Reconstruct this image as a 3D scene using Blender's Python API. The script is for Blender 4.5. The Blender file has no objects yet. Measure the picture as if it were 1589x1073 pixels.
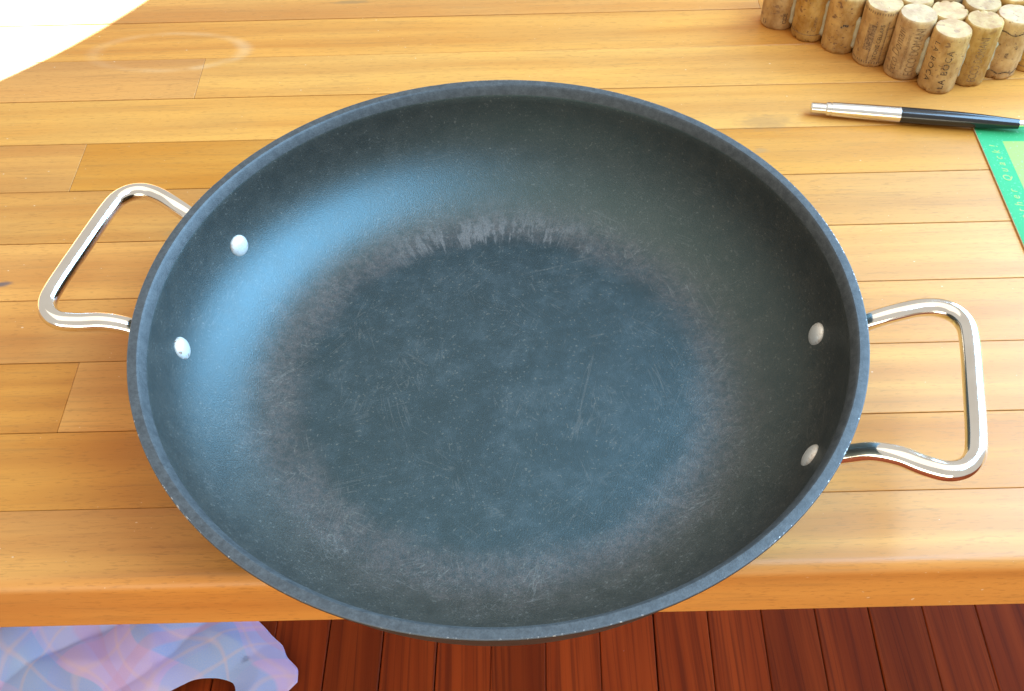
import bpy, bmesh, math, random
from mathutils import Vector, Matrix, noise
random.seed(7)
S = bpy.context.scene
C = S.collection
R = math.radians

# ------------------------------------------------------------------ camera
CAM_H, PITCH, ROLL = 0.40291, 0.86939, -0.02497
cam = bpy.data.cameras.new('camera'); co = bpy.data.objects.new('camera', cam); C.objects.link(co)
cam.sensor_width = 36.0; cam.lens = 36.0 * 1633.4 / 1589.0
cam.clip_start = 0.01; cam.clip_end = 100
cp, sp = math.cos(PITCH), math.sin(PITCH)
fw = Vector((0, cp, -sp)); r0 = Vector((1, 0, 0)); u0 = Vector((0, sp, cp))
rx = r0 * math.cos(ROLL) + u0 * math.sin(ROLL); ux = -r0 * math.sin(ROLL) + u0 * math.cos(ROLL)
m = Matrix((rx, ux, -fw)).transposed().to_4x4(); m.translation = Vector((0, 0, CAM_H))
co.matrix_world = m
S.camera = co

# ------------------------------------------------------------------ light
w = bpy.data.worlds.new('World'); S.world = w; w.use_nodes = True
bg = w.node_tree.nodes['Background']
bg.inputs[0].default_value = (1.0, 0.92, 0.80, 1); bg.inputs[1].default_value = 0.74

def lamp(name, kind, loc, target, energy, color, xaxis=None, **kw):
    l = bpy.data.lights.new(name, kind); l.energy = energy; l.color = color
    for k, v in kw.items(): setattr(l, k, v)
    o = bpy.data.objects.new(name, l); C.objects.link(o); o.location = loc
    o.rotation_euler = (Vector(target) - Vector(loc)).to_track_quat('-Z', 'Y').to_euler()
    if xaxis:
        zz = (Vector(loc) - Vector(target)).normalized(); xx = Vector(xaxis); xx = (xx - zz*xx.dot(zz)).normalized()
        o.rotation_euler = Matrix((xx, zz.cross(xx), zz)).transposed().to_euler()
    return o
# high sloping window with blue sky to the right of the table
lamp('high_window_light', 'AREA', (0.98, 0.42, 1.28), (0.0, 0.35, 0.0), 66, (0.34, 0.65, 1.0), xaxis=(-.3, -.88, .4),
     shape='RECTANGLE', size=1.7, size_y=0.7)
# lower window further along the same side
lamp('low_window_light', 'AREA', (1.45, 1.25, 0.52), (0.0, 0.35, 0.0), 74, (0.34, 0.65, 1.0),
     shape='RECTANGLE', size=1.4, size_y=1.6)
# unseen warm fill lamp added low in front, to brighten the table edge
lamp('front_fill_light', 'AREA', (-0.6, -1.5, 0.0), (-0.1, 0.3, -0.1), 26, (1.0, 0.94, 0.70),
     shape='RECTANGLE', size=2.4, size_y=0.7)
# overhead lamp added in place of a ceiling, for contrast in the steel handles
lamp('ceiling_fill_light', 'AREA', (-0.4, 0.3, 2.4), (-0.4, 0.3, 0.0), 22, (1.0, 0.88, 0.70),
     shape='RECTANGLE', size=3.0, size_y=2.4)
# direct sun coming through a far window: a hard-edged patch on the boards behind the pan
lamp('sun_patch_light', 'SPOT', (-1.9, 2.6, 2.9), (-0.74, 1.07, 0.0), 7000, (1.0, 0.93, 0.82),
     spot_size=R(16.0), spot_blend=0.004, shadow_soft_size=0.0015)
S.view_settings.view_transform = 'Standard'; S.view_settings.look = 'None'
S.view_settings.exposure = 0.0; S.view_settings.gamma = 1.0
S.render.engine = 'CYCLES'

# ------------------------------------------------------------------ helpers
def link(name, bm, mat, parent=None, smooth=False):
    me = bpy.data.meshes.new(name); bm.to_mesh(me); bm.free()
    return link_mesh(name, me, mat, parent, smooth)
def link_mesh(name, me, mat, parent=None, smooth=False):
    for mm in (mat if isinstance(mat, (list, tuple)) else [mat]): me.materials.append(mm)
    if smooth:
        for p in me.polygons: p.use_smooth = True
    o = bpy.data.objects.new(name, me); C.objects.link(o)
    if parent: o.parent = parent
    return o
def thing(name, label, cat, loc=(0, 0, 0), rz=0, kind=None):
    o = bpy.data.objects.new(name, None); C.objects.link(o); o.location = loc; o.rotation_euler = (0, 0, rz)
    o.empty_display_size = 0.02
    o['label'] = label; o['category'] = cat
    if kind: o['kind'] = kind
    return o
def box_bm(x0, x1, y0, y1, z0, z1, bev=0.0, seg=2):
    bm = bmesh.new(); bmesh.ops.create_cube(bm, size=1)
    for v in bm.verts:
        v.co = Vector((x0 + (v.co.x + .5) * (x1 - x0), y0 + (v.co.y + .5) * (y1 - y0), z0 + (v.co.z + .5) * (z1 - z0)))
    if bev: bmesh.ops.bevel(bm, geom=bm.edges[:], offset=bev, segments=seg, affect='EDGES', profile=.5)
    return bm
def lathe(profile, seg=128, closed=False, mats=None):
    """profile: list of (r,z) from axis outwards; r==0 becomes a pole"""
    bm = bmesh.new(); rows = []
    for (r, z) in profile:
        if r < 1e-7: rows.append([bm.verts.new((0, 0, z))])
        else: rows.append([bm.verts.new((r * math.cos(2*math.pi*i/seg), r * math.sin(2*math.pi*i/seg), z)) for i in range(seg)])
    n = len(rows)
    for k in range(n if closed else n - 1):
        a, b = rows[k], rows[(k + 1) % n]
        for i in range(seg):
            j = (i + 1) % seg
            if len(a) == 1 and len(b) == 1: continue
            if len(a) == 1: f = bm.faces.new((a[0], b[j], b[i]))
            elif len(b) == 1: f = bm.faces.new((a[i], a[j], b[0]))
            else: f = bm.faces.new((a[i], a[j], b[j], b[i]))
            if mats: f.material_index = mats[k]
    bmesh.ops.recalc_face_normals(bm, faces=bm.faces)
    return bm
def catmull(pts, n=10):
    out = []; P = [Vector(p) for p in pts]; P = [2*P[0]-P[1]] + P + [2*P[-1]-P[-2]]
    for i in range(1, len(P) - 2):
        for k in range(n):
            t = k / n; a, b, c, d = P[i-1], P[i], P[i+1], P[i+2]
            out.append(.5*((2*b) + (c-a)*t + (2*a-5*b+4*c-d)*t*t + (3*b-a-3*c+d)*t**3))
    out.append(P[-2].copy()); return out
def tube(path, rad, seg=20):
    bm = bmesh.new(); rows = []; n = len(path); up = Vector((0, 0, 1))
    for i, p in enumerate(path):
        t = (path[min(i+1, n-1)] - path[max(i-1, 0)]).normalized()
        s = t.cross(up).normalized(); q = s.cross(t).normalized()
        ra, rb = rad(i / (n-1)) if callable(rad) else (rad, rad)
        rows.append([bm.verts.new(p + s*ra*math.cos(2*math.pi*k/seg) + q*rb*math.sin(2*math.pi*k/seg)) for k in range(seg)])
    for a, b in zip(rows, rows[1:]):
        for k in range(seg): bm.faces.new((a[k], a[(k+1) % seg], b[(k+1) % seg], b[k]))
    bm.faces.new(rows[0][::-1]); bm.faces.new(rows[-1])
    bmesh.ops.recalc_face_normals(bm, faces=bm.faces)
    return bm
def text_bm(txt, size, shear=0.0, spacing=1.0, maxlen=None):
    """flat text mesh in XY, start at origin"""
    cu = bpy.data.curves.new('t', 'FONT'); cu.body = txt; cu.size = size; cu.shear = shear; cu.space_character = spacing
    cu.resolution_u = 3
    o = bpy.data.objects.new('t', cu); C.objects.link(o)
    dg = bpy.context.evaluated_depsgraph_get(); dg.update()
    me = bpy.data.meshes.new_from_object(o.evaluated_get(dg))
    bm = bmesh.new(); bm.from_mesh(me)
    bpy.data.objects.remove(o); bpy.data.curves.remove(cu); bpy.data.meshes.remove(me)
    return bm

# ---- node helper
class NT:
    def __init__(s, name):
        s.mat = bpy.data.materials.new(name); s.mat.use_nodes = True
        s.t = s.mat.node_tree; s.b = s.t.nodes['Principled BSDF']
    def n(s, typ, **kw):
        nd = s.t.nodes.new('ShaderNode' + typ)
        for k, v in kw.items(): setattr(nd, k, v)
        return nd
    def put(s, sock, v):
        if v is None: return
        if isinstance(v, bpy.types.NodeSocket): s.t.links.new(v, sock)
        elif hasattr(sock.default_value, '__len__') and not hasattr(v, '__len__'):
            sock.default_value = [v] * len(sock.default_value)
        elif hasattr(sock.default_value, '__len__') and len(sock.default_value) == 4 and len(v) == 3:
            sock.default_value = (*v, 1)
        else: sock.default_value = v
    def math(s, op, a, b=None, c=None, clamp=False):
        nd = s.n('Math', operation=op, use_clamp=clamp)
        for i, v in enumerate((a, b, c)):
            if v is not None: s.put(nd.inputs[i], v)
        return nd.outputs[0]
    def vmath(s, op, a, b=None):
        nd = s.n('VectorMath', operation=op); s.put(nd.inputs[0], a)
        if b is not None: s.put(nd.inputs[1], b)
        return nd.outputs[0]
    def mix(s, f, a, b, blend='MIX'):
        nd = s.n('Mix', data_type='RGBA', blend_type=blend); s.put(nd.inputs[0], f); s.put(nd.inputs[6], a); s.put(nd.inputs[7], b)
        return nd.outputs[2]
    def noise(s, vec, scale=1.0, detail=2.0, rough=.5, dist=0.0):
        nd = s.n('TexNoise'); s.put(nd.inputs['Vector'], vec); s.put(nd.inputs['Scale'], scale); s.put(nd.inputs['Detail'], detail)
        s.put(nd.inputs['Roughness'], rough); s.put(nd.inputs['Distortion'], dist); return nd.outputs[0]
    def rng(s, v, a, b, c=0.0, d=1.0, smooth=True):
        nd = s.n('MapRange', interpolation_type='SMOOTHSTEP' if smooth else 'LINEAR')
        for i, q in enumerate((v, a, b, c, d)): s.put(nd.inputs[i], q)
        return nd.outputs[0]
    def xyz(s, v):
        nd = s.n('SeparateXYZ'); s.put(nd.inputs[0], v); return nd.outputs
    def comb(s, x, y, z):
        nd = s.n('CombineXYZ')
        for i, q in enumerate((x, y, z)): s.put(nd.inputs[i], q)
        return nd.outputs[0]
    def obj(s): return s.n('TexCoord').outputs['Object']
    def pos(s): return s.n('NewGeometry').outputs['Position']
    def rand(s): return s.n('ObjectInfo').outputs['Random']
    def bump(s, h, strength=.2, dist=.001):
        nd = s.n('Bump'); s.put(nd.inputs['Strength'], strength); s.put(nd.inputs['Distance'], dist); s.put(nd.inputs['Height'], h)
        s.t.links.new(nd.outputs[0], s.b.inputs['Normal'])
    def set(s, **kw):
        for k, v in kw.items(): s.put(s.b.inputs[k.replace('_', ' ')], v)
        return s.mat

# ------------------------------------------------------------------ materials
def mat_beech():
    k = NT('beech_boards'); p = k.pos(); rd = k.rand()
    off = k.comb(k.math('MULTIPLY', rd, 37.0), k.math('MULTIPLY', rd, 11.0), k.math('MULTIPLY', rd, 5.0))
    q = k.vmath('ADD', p, off)
    warp = k.noise(k.vmath('MULTIPLY', q, (3.0, 9.0, 3.0)), 1, 2)
    qq = k.vmath('ADD', q, k.comb(0, k.math('MULTIPLY', warp, .012), 0))
    broad = k.noise(k.vmath('MULTIPLY', qq, (2.2, 55, 30)), 1, 3, .55)
    fine = k.noise(k.vmath('MULTIPLY', qq, (22, 620, 300)), 1, 3, .6)
    fleck = k.noise(k.vmath('MULTIPLY', q, (190, 1300, 800)), 1, 2, .5)
    blot = k.noise(k.vmath('MULTIPLY', q, (7, 16, 8)), 1, 3, .6)
    c = k.mix(k.rng(broad, .3, .7), (.485, .174, .025), (.665, .282, .047))
    c = k.mix(k.math('MULTIPLY', k.rng(blot, .35, .72), .35), c, (.47, .225, .052))
    c = k.mix(k.math('MULTIPLY', k.rng(fine, .50, .74), .42), c, (.36, .16, .035))
    c = k.mix(k.math('MULTIPLY', k.rng(fleck, .57, .67), .40), c, (.34, .135, .024))
    hsv = k.n('HueSaturation'); k.put(hsv.inputs['Value'], k.rng(rd, 0, 1, .88, 1.07, False)); k.put(hsv.inputs['Saturation'], k.rng(k.math('FRACT', k.math('MULTIPLY', rd, 7.3)), 0, 1, .97, 1.03, False))
    k.put(hsv.inputs['Hue'], k.rng(k.math('FRACT', k.math('MULTIPLY', rd, 13.7)), 0, 1, .497, .503, False)); k.put(hsv.inputs['Color'], c); c = hsv.outputs[0]
    x, y, z = k.xyz(p)
    def spot(cx, cy, rx_, ry_, col, amt, c):
        dx = k.math('DIVIDE', k.math('SUBTRACT', x, cx), rx_); dy = k.math('DIVIDE', k.math('SUBTRACT', y, cy), ry_)
        d = k.math('SQRT', k.math('ADD', k.math('MULTIPLY', dx, dx), k.math('MULTIPLY', dy, dy)))
        d = k.math('ADD', d, k.math('MULTIPLY', k.math('SUBTRACT', k.noise(k.vmath('MULTIPLY', p, (150, 400, 100)), 1, 2), .5), 1.3))
        return k.mix(k.math('MULTIPLY', k.rng(d, .3, 1.1, 1, 0), amt), c, col)
    for s_ in SPOTS: c = spot(*s_, c)
    # old water ring left by a wet dish
    cx, cy, ra, rb = RING
    dx = k.math('DIVIDE', k.math('SUBTRACT', x, cx), ra); dy = k.math('DIVIDE', k.math('SUBTRACT', y, cy), rb)
    d = k.math('SQRT', k.math('ADD', k.math('MULTIPLY', dx, dx), k.math('MULTIPLY', dy, dy)))
    ring = k.rng(k.math('ABSOLUTE', k.math('SUBTRACT', d, 1.0)), .0, .17, 1, 0)
    ring = k.math('MULTIPLY', ring, k.rng(dx, -1.0, .9, .35, .8))
    ring = k.math('MULTIPLY', ring, k.rng(k.noise(k.vmath('MULTIPLY', p, 45.0), 1, 2), .3, .62, .25, 1))
    c = k.mix(k.math('MULTIPLY', ring, .22), c, (.80, .62, .38))
    # tiny pale crumbs and nicks
    sc = k.rng(k.noise(k.vmath('MULTIPLY', p, (420, 700, 500)), 1, 0), .86, .89)
    c = k.mix(k.math('MULTIPLY', sc, .5), c, (.8, .66, .45))
    k.set(Base_Color=c, Roughness=k.rng(blot, .3, .7, .36, .50), Specular_IOR_Level=.42)
    k.bump(k.math('ADD', fine, k.math('MULTIPLY', fleck, .5)), .12, .0006)
    return k.mat

def mat_floor():
    k = NT('red_pine_floorboards'); p = k.pos(); rd = k.rand()
    q = k.vmath('ADD', p, k.comb(k.math('MULTIPLY', rd, 9.0), k.math('MULTIPLY', rd, 37.0), 0))
    wv = k.noise(k.vmath('MULTIPLY', q, (12, 2.0, 4)), 1, 2)
    qq = k.vmath('ADD', q, k.comb(k.math('MULTIPLY', wv, .02), 0, 0))
    g = k.noise(k.vmath('MULTIPLY', qq, (260, 3.0, 20)), 1, 3, .6); b = k.noise(k.vmath('MULTIPLY', qq, (40, 1.5, 8)), 1, 2)
    c = k.mix(k.rng(b, .3, .7), (.21, .031, .005), (.34, .058, .009))
    c = k.mix(k.math('MULTIPLY', k.rng(g, .45, .7), .6), c, (.10, .017, .005))
    hsv = k.n('HueSaturation'); k.put(hsv.inputs['Value'], k.rng(rd, 0, 1, .7, 1.25, False)); k.put(hsv.inputs['Color'], c)
    dust = k.rng(k.noise(k.vmath('MULTIPLY', p, 130.0), 1, 0), .90, .91)
    c = k.mix(dust, hsv.outputs[0], (.4, .33, .3))
    k.set(Base_Color=c, Roughness=.62, Specular_IOR_Level=.15); k.bump(g, .15, .001); return k.mat

def mat_pan():
    k = NT('worn_anodised_aluminium'); p = k.obj(); x, y, z = k.xyz(p)
    r = k.math('SQRT', k.math('ADD', k.math('MULTIPLY', x, x), k.math('ADD', k.math('MULTIPLY', y, y), 1e-8)))
    ca = k.math('DIVIDE', x, r); sa = k.math('DIVIDE', y, r)
    wob = k.noise(k.vmath('MULTIPLY', p, 55.0), 1, 3, .6)
    radial = k.noise(k.comb(k.math('MULTIPLY', ca, 30.0), k.math('MULTIPLY', sa, 30.0), k.math('MULTIPLY', r, 42.0)), 1, 4, .62, .35)
    mott = k.noise(k.vmath('MULTIPLY', p, (30, 44, 20)), 1, 6, .68, .3)
    mott2 = k.noise(k.vmath('MULTIPLY', p, 95.0), 1, 4, .7)
    big = k.noise(k.vmath('MULTIPLY', p, 9.0), 1, 2)
    grit = k.noise(k.vmath('MULTIPLY', p, 1500.0), 1, 2, .7)
    c = k.mix(k.rng(k.math('ADD', k.math('MULTIPLY', mott, .5), k.math('MULTIPLY', mott2, .5)), .36, .64), (.014, .018, .021), (.026, .033, .037))
    wallc = k.mix(k.rng(mott2, .35, .65), (.033, .025, .016), (.046, .035, .023))
    c = k.mix(k.rng(r, .100, .122), c, wallc)
    # floor rubbed to a faint pale mottle
    fl = k.math('MULTIPLY', k.rng(r, .080, .104, 1, 0), k.rng(k.math('ADD', k.math('MULTIPLY', mott, .45), k.math('MULTIPLY', mott2, .7)), .56, .74))
    c = k.mix(k.math('MULTIPLY', fl, .20), c, (.085, .088, .088))
    # brownish worn ring where base meets the wall
    rw = k.math('ADD', r, k.math('MULTIPLY', k.math('SUBTRACT', mott, .5), .024))
    halo = k.math('MULTIPLY', k.rng(rw, .088, .104), k.rng(rw, .106, .132, 1, 0))
    mott3 = k.noise(k.vmath('MULTIPLY', p, 330.0), 1, 4, .7)
    halo = k.math('MULTIPLY', halo, k.math('MULTIPLY', k.rng(mott2, .30, .68, .6, 1), k.rng(mott3, .36, .62, .35, 1)))
    c = k.mix(k.math('MULTIPLY', halo, .7), c, (.120, .076, .062))
    # bare scraped streaks at the far side of the ring, fading out to both sides
    rr = k.math('ADD', r, k.math('MULTIPLY', k.math('SUBTRACT', radial, .5), .034))
    ring = k.math('MULTIPLY', k.rng(rr, .0935, .1005, 0, 1), k.rng(rr, .103, .121, 1, 0))
    strk = k.rng(k.math('ADD', radial, k.math('MULTIPLY', k.math('SUBTRACT', mott2, .5), .6)), .46, .60)
    back = k.math('ADD', k.rng(k.math('ADD', sa, k.math('MULTIPLY', ca, -.05)), .80, .985, 0, .85), k.rng(big, .40, .62, .02, .16))
    wear = k.math('MULTIPLY', k.math('MULTIPLY', ring, k.math('MINIMUM', back, 1.0)), k.math('ADD', k.math('MULTIPLY', strk, .85), .15))
    c = k.mix(k.math('MULTIPLY', wear, .9), c, (.175, .140, .122))
    # scratches : level lines of stretched noise
    sc_all = None
    for i, (ang, st, sc_, wd) in enumerate(((15, 14, 260, .016), (75, 18, 300, .016), (128, 14, 240, .014), (45, 12, 340, .018), (165, 15, 380, .020))):
        mp = k.n('Mapping'); k.put(mp.inputs['Vector'], p); mp.inputs['Rotation'].default_value = (0, 0, R(ang)); mp.inputs['Location'].default_value = (i*1.7, i*.9, 0)
        nv = k.noise(k.vmath('MULTIPLY', mp.outputs[0], (sc_, sc_/st, sc_)), 1, 1, .4, .15)
        ln = k.rng(k.math('ABSOLUTE', k.math('SUBTRACT', nv, .5)), 0, wd, 1, 0)
        ms = k.rng(k.noise(k.vmath('ADD', k.vmath('MULTIPLY', p, 34.0), (i*5.0, 0, 0)), 1, 3, .6), .53, .64)
        ln = k.math('MULTIPLY', ln, ms)
        sc_all = ln if sc_all is None else k.math('MAXIMUM', sc_all, ln)
    low = k.rng(z, .03, .05, 1, .15)
    sc_all = k.math('MULTIPLY', k.math('MULTIPLY', sc_all, low), k.math('ADD', k.math('MULTIPLY', halo, .9), .55))
    c = k.mix(k.math('MULTIPLY', sc_all, .62), c, (.15, .125, .105))
    sp_ = k.rng(k.noise(k.vmath('MULTIPLY', p, 700.0), 1, 1), .655, .72)
    c = k.mix(k.math('MULTIPLY', sp_, k.rng(mott2, .3, .6, .15, .7)), c, (.13, .11, .085))
    c = k.mix(k.rng(grit, .35, .65, 0, .45), c, (.008, .009, .010))
    k.set(Base_Color=c, Metallic=0.0, Roughness=k.math('ADD', k.math('ADD', k.rng(mott2, .3, .7, .37, .41), k.rng(z, .012, .03, 0, .09)), k.math('MULTIPLY', wear, .10)), Specular_IOR_Level=.5, IOR=1.75, Specular_Tint=(.54, .90, 1.0))
    k.bump(grit, .28, .0005)
    return k.mat
def mat_pan_lip():
    k = NT('rubbed_rim'); p = k.obj(); n1 = k.noise(k.vmath('MULTIPLY', p, 260.0), 1, 4, .7); n2 = k.noise(k.vmath('MULTIPLY', p, 1400.0), 1, 2, .7)
    c = k.mix(k.rng(n1, .3, .7), (.040, .042, .042), (.072, .075, .074)); c = k.mix(k.rng(n2, .4, .7, 0, .4), c, (.02, .022, .024))
    k.set(Base_Color=c, Roughness=.5, IOR=1.5, Specular_Tint=(.9, .96, 1.0)); k.bump(n2, .2, .0004); return k.mat
def mat_pan_edge():
    k = NT('chipped_rim_edge'); p = k.obj()
    n1 = k.noise(k.vmath('MULTIPLY', p, 420.0), 1, 3, .7); n0 = k.noise(k.vmath('MULTIPLY', p, 22.0), 1, 2)
    f = k.rng(k.math('ADD', n1, k.math('MULTIPLY', n0, .5)), .82, .90)
    c = k.mix(f, (.06, .066, .07), (.50, .49, .48))
    k.set(Base_Color=c, Metallic=f, Roughness=.38); return k.mat
def mat_chrome():
    k = NT('polished_steel'); p = k.obj()
    n1 = k.noise(k.vmath('MULTIPLY', p, 300.0), 1, 3, .6); n2 = k.noise(k.vmath('MULTIPLY', p, 60.0), 1, 2)
    k.set(Base_Color=k.mix(k.rng(n2, .35, .7), (.84, .83, .81), (.77, .75, .72)), Metallic=1.0, Roughness=k.rng(n1, .3, .7, .07, .15)); return k.mat
def mat_rivet():
    k = NT('dull_rivet_aluminium'); p = k.obj(); x, y, z = k.xyz(p)
    n1 = k.noise(k.vmath('MULTIPLY', p, 420.0), 1, 3, .7)
    r = k.math('SQRT', k.math('ADD', k.math('MULTIPLY', x, x), k.math('MULTIPLY', y, y)))
    rd = k.rand()
    f = k.math('MULTIPLY', k.rng(k.math('ADD', n1, k.math('MULTIPLY', r, 48.0)), .74, .86), k.rng(k.math('FRACT', k.math('MULTIPLY', rd, 5.0)), .2, .9, .3, .9))
    c = k.mix(f, (.80, .78, .74), (.30, .13, .045))
    k.set(Base_Color=c, Metallic=.5, Roughness=.42); return k.mat
def mat_cork():
    k = NT('cork'); p = k.obj(); rd = k.rand(); x, y, z = k.xyz(p)
    q = k.vmath('ADD', p, k.comb(k.math('MULTIPLY', rd, 3.1), k.math('MULTIPLY', rd, 7.7), rd))
    a = k.noise(k.vmath('MULTIPLY', q, (130, 130, 90)), 1, 4, .6); b = k.noise(k.vmath('MULTIPLY', q, (420, 420, 330)), 1, 3, .6)
    c = k.mix(k.rng(a, .3, .7), (.34, .165, .038), (.57, .345, .115))
    c = k.mix(k.math('MULTIPLY', k.rng(b, .4, .7), .35), c, (.45, .27, .12))
    pit = k.rng(k.noise(k.vmath('MULTIPLY', q, (300, 300, 520)), 1, 2, .6), .635, .69)
    den = k.rng(k.math('FRACT', k.math('MULTIPLY', rd, 5.3)), 0, 1, .25, 1.0, False)
    pit2 = k.rng(k.noise(k.vmath('MULTIPLY', q, (150, 150, 210)), 1, 1, .5), .69, .72)
    pit = k.math('MULTIPLY', k.math('MAXIMUM', pit, pit2), den)
    c = k.mix(pit, c, (.17, .085, .045))
    nz = k.xyz(k.n('NewGeometry').outputs['True Normal'])[2]
    top = k.rng(nz, .8, .95)
    endc = k.mix(k.rng(a, .35, .65), (.42, .225, .10), (.52, .335, .15))
    endc = k.mix(k.math('MULTIPLY', k.rng(b, .52, .68), .35), endc, (.55, .27, .17))
    endc = k.mix(k.math('MULTIPLY', pit, .7), endc, (.30, .14, .09))
    c = k.mix(k.math('MULTIPLY', top, .85), c, endc)
    hsv = k.n('HueSaturation'); k.put(hsv.inputs['Value'], k.rng(rd, 0, 1, .9, 1.1, False)); k.put(hsv.inputs['Color'], c)
    k.put(hsv.inputs['Saturation'], k.rng(k.math('FRACT', k.math('MULTIPLY', rd, 3.7)), 0, 1, .85, 1.08, False))
    k.set(Base_Color=hsv.outputs[0], Roughness=.75, Specular_IOR_Level=.25)
    k.bump(k.math('SUBTRACT', b, pit), .35, .0006); return k.mat
def mat_plain(name, col, rough=.5, metal=0.0, spec=.5, var=0.12, scale=300.0, **kw):
    k = NT(name); n1 = k.noise(k.vmath('MULTIPLY', k.obj(), scale), 1, 3, .6)
    c = k.mix(k.rng(n1, .3, .7), tuple(v*(1-var) for v in col), tuple(min(1, v*(1+var)) for v in col))
    k.set(Base_Color=c, Roughness=rough, Metallic=metal, Specular_IOR_Level=spec, **kw); return k.mat
def mat_ink(name, col, thr=.42):
    k = NT(name); n1 = k.noise(k.vmath('MULTIPLY', k.obj(), 900.0), 1, 2, .6)
    c = k.mix(k.rng(n1, thr, thr + .25), col, (.36, .22, .10)); k.set(Base_Color=c, Roughness=.8, Specular_IOR_Level=.2); return k.mat
def mat_card(name, a, b):
    k = NT(name); p = k.obj(); n1 = k.noise(k.vmath('MULTIPLY', p, 12.0), 1, 2); n2 = k.noise(k.vmath('MULTIPLY', p, 700.0), 1, 2)
    c = k.mix(k.rng(n1, .3, .7), a, b); c = k.mix(k.math('MULTIPLY', k.rng(n2, .6, .75), .3), c, (.35, .6, .45))
    k.set(Base_Color=c, Roughness=.6, Specular_IOR_Level=.3); return k.mat
def mat_plaid():
    k = NT('lavender_blue_plaid'); uv = k.n('UVMap').outputs[0]
    wp = k.n('TexNoise'); k.put(wp.inputs['Vector'], uv); wp.inputs['Scale'].default_value = 7.0; wp.inputs['Detail'].default_value = 1.0
    uvw = k.vmath('ADD', uv, k.vmath('MULTIPLY', k.vmath('SUBTRACT', wp.outputs['Color'], (.5, .5, .5)), (.16, .16, 0)))
    u, v, _ = k.xyz(uvw)
    def band(t, per, ph, lo, hi, soft=.02):
        f = k.math('FRACT', k.math('ADD', k.math('DIVIDE', t, per), ph))
        return k.math('MULTIPLY', k.rng(f, lo, lo+soft), k.rng(f, hi, hi+soft, 1, 0))
    c = (.58, .50, .94)  # plaid colours raised pale, with lens-flare haze put into them
    c = k.mix(k.math('MULTIPLY', band(u, .150, .1, .0, .42), .75), c, (.26, .48, .95))
    c = k.mix(k.math('MULTIPLY', band(v, .150, .35, .0, .42), .55), c, (.32, .52, .95))
    c = k.mix(k.math('MULTIPLY', band(u, .150, .1, .60, .70), .5), c, (.62, .40, .72))
    c = k.mix(k.math('MULTIPLY', band(v, .150, .35, .62, .70), .5), c, (.62, .40, .72))
    for t, ph in ((u, .1), (v, .35)):
        for lo in (.20, .46, .80):
            c = k.mix(k.math('MULTIPLY', band(t, .150, ph, lo, lo+.03, .03), .30), c, (.80, .60, .66))
    wv = k.noise(k.vmath('MULTIPLY', uv, 900.0), 1, 1)
    c = k.mix(k.rng(wv, .3, .7, 0, .15), c, (.75, .75, .85))
    k.set(Base_Color=c, Roughness=.9, Specular_IOR_Level=.1, Sheen_Weight=.2); k.bump(wv, .2, .0008); return k.mat

# wear marks of the counter (world metres)
SPOTS = [(-0.106, 0.656, .016, .0032, (.30, .15, .05), .75),     # brown knot near the back
         (0.157, 0.512, .020, .010, (.34, .16, .045), .60),      # smoky stain by the pen
         (0.150, 0.486, .005, .003, (.35, .18, .06), .6), (0.135, 0.492, .005, .002, (.35, .18, .06), .6),
         (-0.272, 0.392, .009, .0022, (.07, .065, .08), .8),     # blue-black nick beside the handle
         (-0.186, 0.428, .007, .003, (.36, .19, .06), .5), (0.30, 0.27, .012, .003, (.36, .19, .06), .35)]
RING = (-0.222, 0.602, .050, .021)
M = dict(beech=mat_beech(), floor=mat_floor(), pan=mat_pan(), pan_edge=mat_pan_edge(), pan_lip=mat_pan_lip(), chrome=mat_chrome(), rivet=mat_rivet(), cork=mat_cork(),
         ink=mat_ink('cork_ink', (.05, .035, .03)), ink2=mat_ink('faded_cork_ink', (.16, .09, .05), .36),
         pen_metal=mat_plain('brushed_pen_steel', (.80, .79, .77), .20, 1.0, .5, .02, 60), pen_black=mat_plain('glossy_black_plastic', (.012, .012, .013), .16, 0, .6),
         glue=mat_plain('hot_glue', (.72, .68, .50), .18, 0, .5, .05, 200, Transmission_Weight=.35),
         card=mat_card('green_card_print', (.022, .26, .070), (.030, .31, .11)), panel=mat_card('lime_card_print', (.24, .46, .06), (.28, .52, .085)),
         cardtext=mat_plain('lime_lettering', (.30, .62, .06), .4), card_edge=mat_plain('card_core', (.58, .48, .30), .8),
         plaid=mat_plaid(), dark=mat_plain('subfloor_dark', (.02, .012, .008), .9))

# ------------------------------------------------------------------ floor
FZ = -0.75
bm = box_bm(-4.5, 4.5, -4.0, 4.5, FZ-.06, FZ-.022)
floor = link('floor', bm, M['floor']); floor['kind'] = 'structure'
FW = .0632; FR = math.atan(.035)
base = box_bm(0, FW-.0010, 0, 3.2, -.02, 0, .0012, 1)
me = bpy.data.meshes.new('floorboard'); base.to_mesh(me); base.free(); me.materials.append(M['floor'])
for i in range(-28, 28):
    o = bpy.data.objects.new('floorboard', me); C.objects.link(o); o.parent = floor
    o.location = (.0445 + FW*i + random.uniform(-.0006, .0006), -.9, FZ + random.uniform(-.0006, .0004)); o.rotation_euler = (0, 0, -FR)

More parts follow.
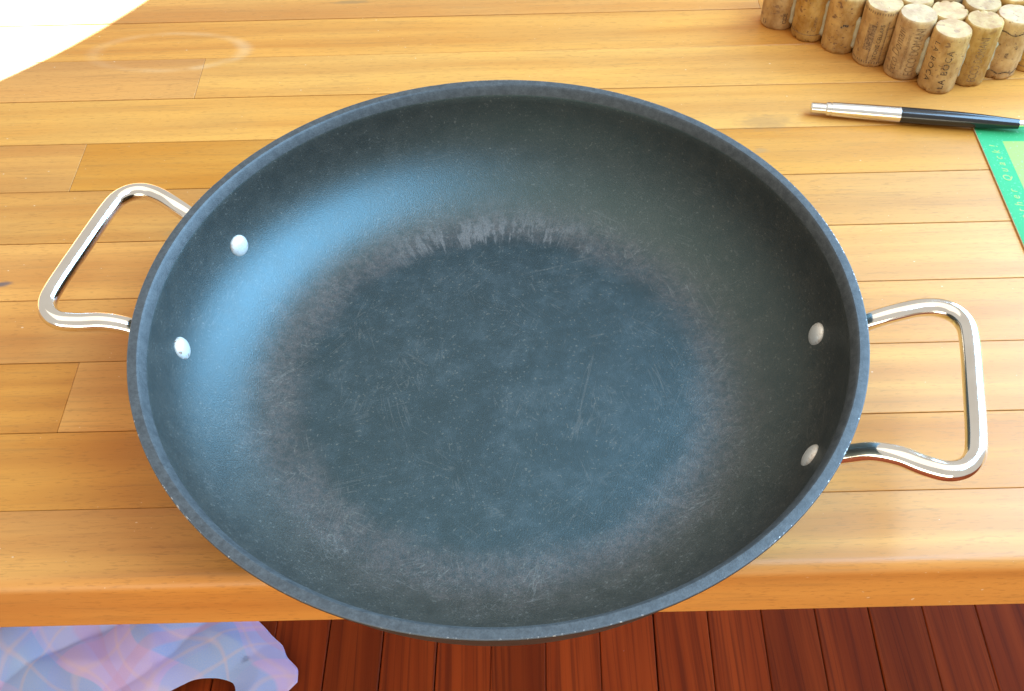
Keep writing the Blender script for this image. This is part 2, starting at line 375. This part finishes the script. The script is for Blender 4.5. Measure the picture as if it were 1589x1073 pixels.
# ------------------------------------------------------------------ butcher block counter
ctr = thing('butcher_block_counter', 'honey coloured butcher block counter of long beech boards under the pan', 'counter', (0, 0, FZ), -.002)
BW = .04285; OFF = .63603
lines = [OFF - BW*i for i in range(-13, 10)] + [.2125]
joints = {8: [-.2165], 4: [-.2545], 2: [-.1975], 0: [.1738], 3: [.62], 5: [.75], 6: [-.62, .7], 7: [.66], 9: [-.7], 1: [.8], 10: [-.9]}
TH = .038
for idx in range(len(lines)-1):
    y1, y0 = lines[idx], lines[idx+1]; n = idx - 12       # n = board below line n-1
    ends = [-1.3] + sorted(joints.get(n, [random.uniform(-1, 1)])) + [1.3]
    for a, b in zip(ends, ends[1:]):
        g = random.uniform(.00012, .00026)
        front = idx == len(lines)-2
        bm = box_bm(a+.0001, b-.0001, y0+(0 if front else g), y1-g, -TH, random.uniform(-.00012, .00006), .00022, 1)
        if front:       # rounded nosing along the near edge
            bm.free(); bm = box_bm(a+.0001, b-.0001, y0, y1-g, -TH, 0)
            ed = [e for e in bm.edges if all(v.co.y < y0+.0005 for v in e.verts) and abs(e.verts[0].co.x-e.verts[1].co.x) > .1]
            tp = [e for e in ed if e.verts[0].co.z > -.01]; bt = [e for e in ed if e.verts[0].co.z < -.01]
            bmesh.ops.bevel(bm, geom=tp, offset=.0062, segments=14, affect='EDGES', profile=.5)
            bmesh.ops.bevel(bm, geom=[e for e in bt if e.is_valid], offset=.002, segments=4, affect='EDGES', profile=.5)
        bmesh.ops.translate(bm, verts=bm.verts, vec=(0, 0, -FZ))
        o = link('board', bm, M['beech'], ctr)
for lx in (-1.2, 1.2):
    for ly in (.28, 1.12):
        link('leg', box_bm(lx-.035, lx+.035, ly-.035, ly+.035, .0005, -FZ-TH-.0002, .003, 2), M['beech'], ctr)

# ------------------------------------------------------------------ pan
PX, PY = -.00594, .31587
AX = R(-13.8)
pan = thing('two_handled_pan', 'wide worn dark grey frying pan with two looped steel handles', 'pan', (PX, PY, 0), 0)
inner = [(0, .0048), (.04, .0047), (.08, .0046), (.095, .0046), (.102, .0049), (.109, .0058), (.116, .0078), (.1235, .0115), (.1310, .0162), (.1380, .0216), (.1440, .0278), (.1480, .0345),
         (.1504, .0415), (.1518, .0480), (.1524, .0530), (.1527, .0562)]
rim = [(.1530, .0572), (.1551, .0609), (.1555, .0614), (.1560, .0618), (.1595, .0619)]
edge = [(.15975, .06187), (.1600, .0616)]
outer = [(.1599, .0605), (.1577, .0560), (.1552, .0510), (.1520, .0420), (.1488, .0325), (.1455, .0250), (.1385, .0165), (.1270, .0092), (.1170, .0042), (.1095, .0012), (.104, 0.0), (0, 0.0)]
prof = inner + rim + edge + outer
mats = [0]*(len(prof)-1)
k0 = len(inner)+len(rim)
mats[k0-1] = mats[k0] = 1
for q_ in range(len(inner), k0-1): mats[q_] = 2
bm = lathe(prof, 192, mats=mats)
for v in bm.verts:      # tiny knocks along the rim
    r = math.hypot(v.co.x, v.co.y)
    if r > .1585:
        d = max(0, noise.noise(v.co*210)-.4)*.0005; v.co.x *= 1-d/r; v.co.y *= 1-d/r; v.co.z -= d*.6
body = link('body', bm, [M['pan'], M['pan_edge'], M['pan_lip']], pan, True)
body.data.set_sharp_from_angle(angle=R(28))
# handles
hp = [(.1458, .0345, .0330), (.1510, .0347, .0346), (.1570, .0352, .0388), (.1650, .0366, .0450), (.1745, .0394, .0488), (.1840, .0430, .0502), (.1925, .0443, .0508), (.1990, .0418, .0513), (.2030, .0360, .0516),
      (.2042, .0280, .0518), (.2045, .014, .0518)]
hp = hp + [(.2045, 0, .0518)] + [(u, -v, z) for u, v, z in hp[::-1]]
path = catmull(hp, 8)
def hr(t):
    e = min(t, 1-t)
    f = min(1, max(0, e/.07)); return (.0043+.0024*(1-f), .0043-.0016*(1-f))
hm = bpy.data.meshes.new('handle'); b_ = tube(path, hr, 24); b_.to_mesh(hm); b_.free(); hm.materials.append(M['chrome'])
for p_ in hm.polygons: p_.use_smooth = True
rb = lathe([(0, .0022), (.0022, .00208), (.0038, .0017), (.0050, .0011), (.0057, .0003), (.0058, -.0006), (.0056, -.0015), (0, -.0012)], 32)
rm = bpy.data.meshes.new('rivet'); rb.to_mesh(rm); rb.free(); rm.materials.append(M['rivet'])
for p_ in rm.polygons: p_.use_smooth = True
for side in (0, 1):
    h = bpy.data.objects.new('handle', hm); C.objects.link(h); h.parent = pan; h.rotation_euler = (0, 0, AX + math.pi*side)
    for s_ in (-1, 1):
        a = AX + math.pi*side + s_*R(13.6)
        rv = bpy.data.objects.new('rivet', rm); C.objects.link(rv); rv.parent = pan
        rv.location = (.1468*math.cos(a), .1468*math.sin(a), .0318)
        nrm = Vector((-math.cos(a)*.94, -math.sin(a)*.94, .33)).normalized()
        q = nrm.to_track_quat('Z', 'Y'); rv.rotation_euler = (q @ Matrix.Rotation(random.uniform(0, 6), 3, 'Z').to_quaternion()).to_euler()

# ------------------------------------------------------------------ cork trivet
CR = .0113
triv = thing('cork_trivet', 'trivet of upright used wine corks glued side by side beside the pen', 'trivet', (.269, .5465, 0), 0)
def cork_mesh(h, seed, r):
    seg, nz = 40, 14; bm = bmesh.new(); rows = []
    rnd = random.Random(seed); so = Vector((seed*3.7, seed*1.3, seed*.7))
    zs = [0, .0006, .0016] + [h*(i+1)/(nz) for i in range(nz-1)][0:] ; zs = [z for z in zs if z < h-.002] + [h-.0016, h-.0005, h]
    chip = rnd.uniform(.5, 1.7)
    for i, z in enumerate(zs):
        row = []
        for s_ in range(seg):
            a = 2*math.pi*s_/seg; cv = Vector((math.cos(a), math.sin(a), 0))
            rr = r + noise.noise(cv*2.2 + Vector((0, 0, z*60)) + so)*.00022
            if i == 0 or i == len(zs)-1: rr -= .0009
            elif i == 1 or i == len(zs)-2: rr -= .0003
            zz = z
            cn = noise.noise(cv*5 + so + Vector((0, 0, 9 if i < 3 else 3)))
            if i < 3: zz += max(0, cn-.12)*.0030*chip*(1 if i else .4)
            if i < 3: rr -= max(0, cn-.12)*.0030*chip
            if i > len(zs)-4: rr -= max(0, cn-.2)*.0016*chip; zz -= max(0, cn-.2)*.0012*chip
            row.append(bm.verts.new((rr*math.cos(a), rr*math.sin(a), zz)))
        rows.append(row)
    for a, b in zip(rows, rows[1:]):
        for s_ in range(seg): bm.faces.new((a[s_], a[(s_+1) % seg], b[(s_+1) % seg], b[s_]))
    bm.faces.new(rows[0][::-1])
    prev = rows[-1]
    for f in (.75, .45, .2):
        cur = [bm.verts.new((v.co.x*f, v.co.y*f, h + noise.noise(Vector((v.co.x*f*260, v.co.y*f*260, seed)))*.0003)) for v in rows[-1]]
        for s_ in range(seg): bm.faces.new((prev[s_], prev[(s_+1) % seg], cur[(s_+1) % seg], cur[s_]))
        prev = cur
    bm.faces.new(prev)
    return bm
def wrap(bm, r, az, z0, up=True):
    """wrap flat text round a cork: text x runs up the cork (or down), text y round it; az = azimuth of the baseline"""
    for _ in range(3):
        le = [e for e in bm.edges if e.calc_length() > .0011]
        if le: bmesh.ops.subdivide_edges(bm, edges=le, cuts=1)
        bmesh.ops.triangulate(bm, faces=bm.faces[:])
    for v in bm.verts:
        sx, sy = v.co.x, v.co.y
        if up: a = az - sy/r; z = z0 + sx       # reading upwards, letter tops to the viewer's left
        else: a = az + sy/r; z = z0 - sx
        v.co = Vector(((r+.00016)*math.cos(a), (r+.00016)*math.sin(a), z))
    bmesh.ops.recalc_face_normals(bm, faces=bm.faces)
    return bm
def rects(rs):
    bm = bmesh.new()
    for x0, x1, y0, y1 in rs:
        nx = max(1, int((x1-x0)/.0012)); ny = max(1, int((y1-y0)/.0012))
        g = [[bm.verts.new((x0+(x1-x0)*i/nx, y0+(y1-y0)*j/ny, 0)) for j in range(ny+1)] for i in range(nx+1)]
        for i in range(nx):
            for j in range(ny): bm.faces.new((g[i][j], g[i+1][j], g[i+1][j+1], g[i][j+1]))
    return bm
e1 = Vector((math.cos(R(17)), math.sin(R(17)), 0))*.0222; e2 = Vector((math.cos(R(139.3)), math.sin(R(139.3)), 0))*.0225
corks = {}
for i in range(0, 6):
    for j in range(0, 8):
        pos = e1*i + e2*j
        if triv.location.y + pos.y > .70 or triv.location.x + pos.x > .43 or j > 5: continue
        h = random.choice([.0388, .0395, .040, .0405, .0412]); seed = i*11 + j*3 + 1
        if (i, j) == (0, 0): h = .0400
        jit = Vector((random.uniform(-.0004, .0004), random.uniform(-.0004, .0004), 0))
        r_ = CR + random.uniform(-.0003, .0001)
        o = link('cork', cork_mesh(h, seed, r_), M['cork'], triv, True); o.data.set_sharp_from_angle(angle=R(35)); o.location = pos + jit
        o.rotation_euler = (random.uniform(-.012, .012), random.uniform(-.012, .012), 0)
        corks[(i, j)] = (o, r_, h)
def write(key, txt, size, azdeg, z0, up=True, shear=0, spacing=1.0, mat='ink', sx=1.0):
    o, r_, h = corks[key]; bm = text_bm(txt, size, shear, spacing)
    for v in bm.verts: v.co.x *= sx
    t = link('lettering', wrap(bm, r_, R(azdeg), z0, up), M[mat], o); return t
def stamp(key, rs, azdeg, z0, mat='ink2'):
    o, r_, h = corks[key]; return link('stamp', wrap(rects(rs), r_, R(azdeg), z0, True), M[mat], o)
# azimuth 245 faces the camera; larger azimuth = further right for the viewer
write((0, 0), 'LA BOCA', .0056, 270, .0040, spacing=1.22)
write((0, 0), 'LA BOCA', .0054, 203, .0350, up=False, spacing=1.3)
write((1, 0), 'ECCO DOMANI', .0072, 277, .0040, spacing=1.0, mat='ink2', sx=.62)
write((0, 1), 'Ecco Domani', .0088, 226, .0030, shear=.35, mat='ink2', sx=.66)
write((0, 1), 'IMBOTTIGLIATO ALL ORIGINE', .0021, 246, .0080, mat='ink2', sx=.85)
write((0, 1), 'ECCO DOMANI', .0082, 283, .0040, mat='ink2', sx=.58)
write((0, 2), 'STONE CELLARS', .0036, 268, .0062, sx=.95)
stamp((0, 2), [(.012, .030, 0, .0052)], 245, .0)
for q_ in (0, 1): stamp((0, 2), [(.0015 + .0345*q_, .0030 + .0345*q_, .0016*s_, .0016*s_+.0007) for s_ in range(-12, 12)], 245, .0015)['kind'] = 'stuff'
stamp((0, 2), [(.004, .033, 0, .0008), (.004, .033, .0075, .0082)], 282, .0)
stamp((2, 0), [(.0050+.0006*math.sin(s_*.9), .0057+.0006*math.sin(s_*.9), .0012*s_, .0012*s_+.0012) for s_ in range(-14, 14)], 245, 0, 'ink')
stamp((2, 0), [(.0320+.0008*math.sin(s_*.6), .0327+.0008*math.sin(s_*.6), .0012*s_, .0012*s_+.0012) for s_ in range(-14, 14)], 245, 0, 'ink')
stamp((2, 0), [(.016, .0195, 0, .0020), (.022, .0245, -.004, -.0025)], 262, 0, 'ink2')
stamp((3, 0), [(.0040, .0046, .0012*s_, .0012*s_+.0012) for s_ in range(-12, 12)], 245, 0)
stamp((0, 4), [(.0055, .0061, .0012*s_, .0012*s_+.0012) for s_ in range(-9, 12)], 245, 0)
write((0, 4), 'Cuvee', .0042, 276, .0080, shear=.3, mat='ink2')
write((0, 5), 'ODE', .0040, 285, .0050)
stamp((0, 5), [(.003, .0065, 0, .0006), (.003, .006, .0020, .0026)], 215, 0, 'ink')
stamp((0, 3), [(.0205, .0222, 0, .0034), (.0195, .0208, .0026, .0046)], 270, 0, 'ink')
# hot glue between neighbouring corks
for (a, b, az) in (((0, 0), (1, 0), 287), ((1, 0), (2, 0), 287), ((2, 0), (3, 0), 287), ((0, 0), (0, 1), 228), ((0, 2), (0, 3), 228), ((0, 3), (0, 4), 228), ((0, 4), (0, 5), 228)):
    mid = (corks[a][0].location + corks[b][0].location)/2
    out = Vector((math.cos(R(az)), math.sin(R(az)), 0))
    z1 = random.uniform(.026, .0345); pts = [mid + out*(.0030+.0004*math.sin(k_*1.7)) + Vector((0, 0, .004 + (z1-.004)*k_/9)) for k_ in range(10)]
    bm = bmesh.new(); rows = []
    for k_, p in enumerate(pts):
        rad = .0020*(1 if 0 < k_ < 9 else .3)*random.uniform(.85, 1.1)
        rows.append([bm.verts.new(p + Vector((math.cos(q*math.pi/5), math.sin(q*math.pi/5), 0))*rad) for q in range(10)])
    for r1, r2 in zip(rows, rows[1:]):
        for q in range(10): bm.faces.new((r1[q], r1[(q+1) % 10], r2[(q+1) % 10], r2[q]))
    bm.faces.new(rows[0][::-1]); bm.faces.new(rows[-1])
    link('glue_bead', bm, M['glue'], triv, True)

# ------------------------------------------------------------------ card
card = thing('green_card', 'glossy green printed card with lime panel lying under the pen', 'card', (.2795, .5030, .0003), R(-1.9))
link('card_sheet', box_bm(0, .125, -.178, 0, 0, .0009, .0002, 1), M['card_edge'], card)
def flat(x0, x1, y0, y1, z):
    bm = bmesh.new(); vs = [bm.verts.new(q) for q in ((x0, y0, z), (x1, y0, z), (x1, y1, z), (x0, y1, z))]; bm.faces.new(vs); return bm
link('printed_face', flat(.0002, .1248, -.1778, -.0002, .00096), M['card'], card)
link('lime_panel', flat(.0135, .1130, -.165, -.0150, .00101), M['panel'], card)
bm = text_bm('another Quack!', .0066, .25, 1.75)
wx = max(v.co.x for v in bm.verts)
for v in bm.verts: v.co = Vector((.0092 - v.co.y, -.0185 - (wx - v.co.x), .00106))
link('lettering', bm, M['cardtext'], card)

# ------------------------------------------------------------------ pen
d = Vector((.1185, -.0222, 0)); ang = math.atan2(d.y, d.x)
pen = thing('ballpoint_pen', 'steel and black ballpoint pen lying with its tip on the green card', 'pen', (.1850, .5195, .0048), ang)
pen.rotation_euler = (0, R(-.55), ang)
def lx(profile, name, mat):
    bm = lathe([(r, z) for z, r in profile], 40)
    bmesh.ops.rotate(bm, verts=bm.verts, cent=(0, 0, 0), matrix=Matrix.Rotation(R(90), 3, 'Y'))
    o = link(name, bm, M[mat], pen, True); o.data.set_sharp_from_angle(angle=R(30)); return o
lx([(0, 0), (0, .0027), (.0006, .0032), (.0090, .0033), (.0092, 0)], 'push_button', 'pen_metal')
lx([(.0088, 0), (.0088, .0036), (.0094, .0041), (.0112, .0042), (.0115, .0039), (.0121, .0039), (.0124, .0043), (.030, .0046), (.0525, .00475), (.0528, .0045), (.0528, 0)], 'cap', 'pen_metal')
lx([(.0529, 0), (.0529, .00472), (.070, .0047), (.085, .00455), (.100, .0041), (.112, .0034), (.1205, .0029), (.1206, 0)], 'barrel', 'pen_black')
lx([(.1206, 0), (.1206, .0025), (.1225, .0023), (.128, .0013), (.130, .0008), (.1302, 0)], 'tip', 'pen_metal')

# ------------------------------------------------------------------ plaid cloth on the floor
def lerp(a, b, t): return a + (b-a)*t
NU, NV = 200, 120
bm = bmesh.new(); uvl = bm.loops.layers.uv.new('UVMap'); g = []; uvs = {}
def ylow(x):
    y = .445 + .008*math.sin(x*17)
    t = (x + .377)/.056
    return y + (.4875 - y)*max(0, 1-abs(t)**2.6) if abs(t) < 1 else y
def xr(y):
    K = [(.40, -.34), (.455, -.285), (.4685, -.263), (.4813, -.251), (.4954, -.2538), (.5235, -.2753), (.5488, -.3006), (.60, -.345), (.95, -.40)]
    for (a, b), (c_, d_) in zip(K, K[1:]):
        if y <= c_: return lerp(b, d_, max(0, (y-a)/(c_-a)))
    return K[-1][1]
for i in range(NU+1):
    row = []
    for j in range(NV+1):
        u = i/NU; v = (j/NV)**1.25
        x0 = lerp(-1.0, -.28, u); y = lerp(ylow(x0), .95, v)
        x = lerp(-1.0, xr(y) + .004*noise.noise(Vector((y*60, 0, 0))), u)
        ef = min(1, v*7+.12)*min(1, (1-u)*9+.15)
        fold = abs(math.sin(x*30 - y*38 + 2.2*noise.noise(Vector((x*5, y*5, 4)))))**.7
        z = FZ + .003 + ef*(.012*(1+noise.noise(Vector((x*11, y*7, 1.2)))) + .009*fold + .006*noise.noise(Vector((x*30+y*20, y*14, 7))))
        vt = bm.verts.new((x, y, z)); uvs[vt] = (x*.80+y*.60+.02*noise.noise(Vector((x*8, y*8, 0))), -x*.60+y*.80+.02*noise.noise(Vector((x*8, y*8, 5)))); row.append(vt)
    g.append(row)
for i in range(NU):
    for j in range(NV):
        f = bm.faces.new((g[i][j], g[i+1][j], g[i+1][j+1], g[i][j+1]))
        for lp in f.loops: lp[uvl].uv = uvs[lp.vert]
cl = link('plaid_cloth', bm, M['plaid'], None, True)
md = cl.modifiers.new('thickness', 'SOLIDIFY'); md.thickness = .0025; md.offset = 1
cl['label'] = 'rumpled lavender and blue plaid cloth lying on the red floorboards'; cl['category'] = 'cloth'
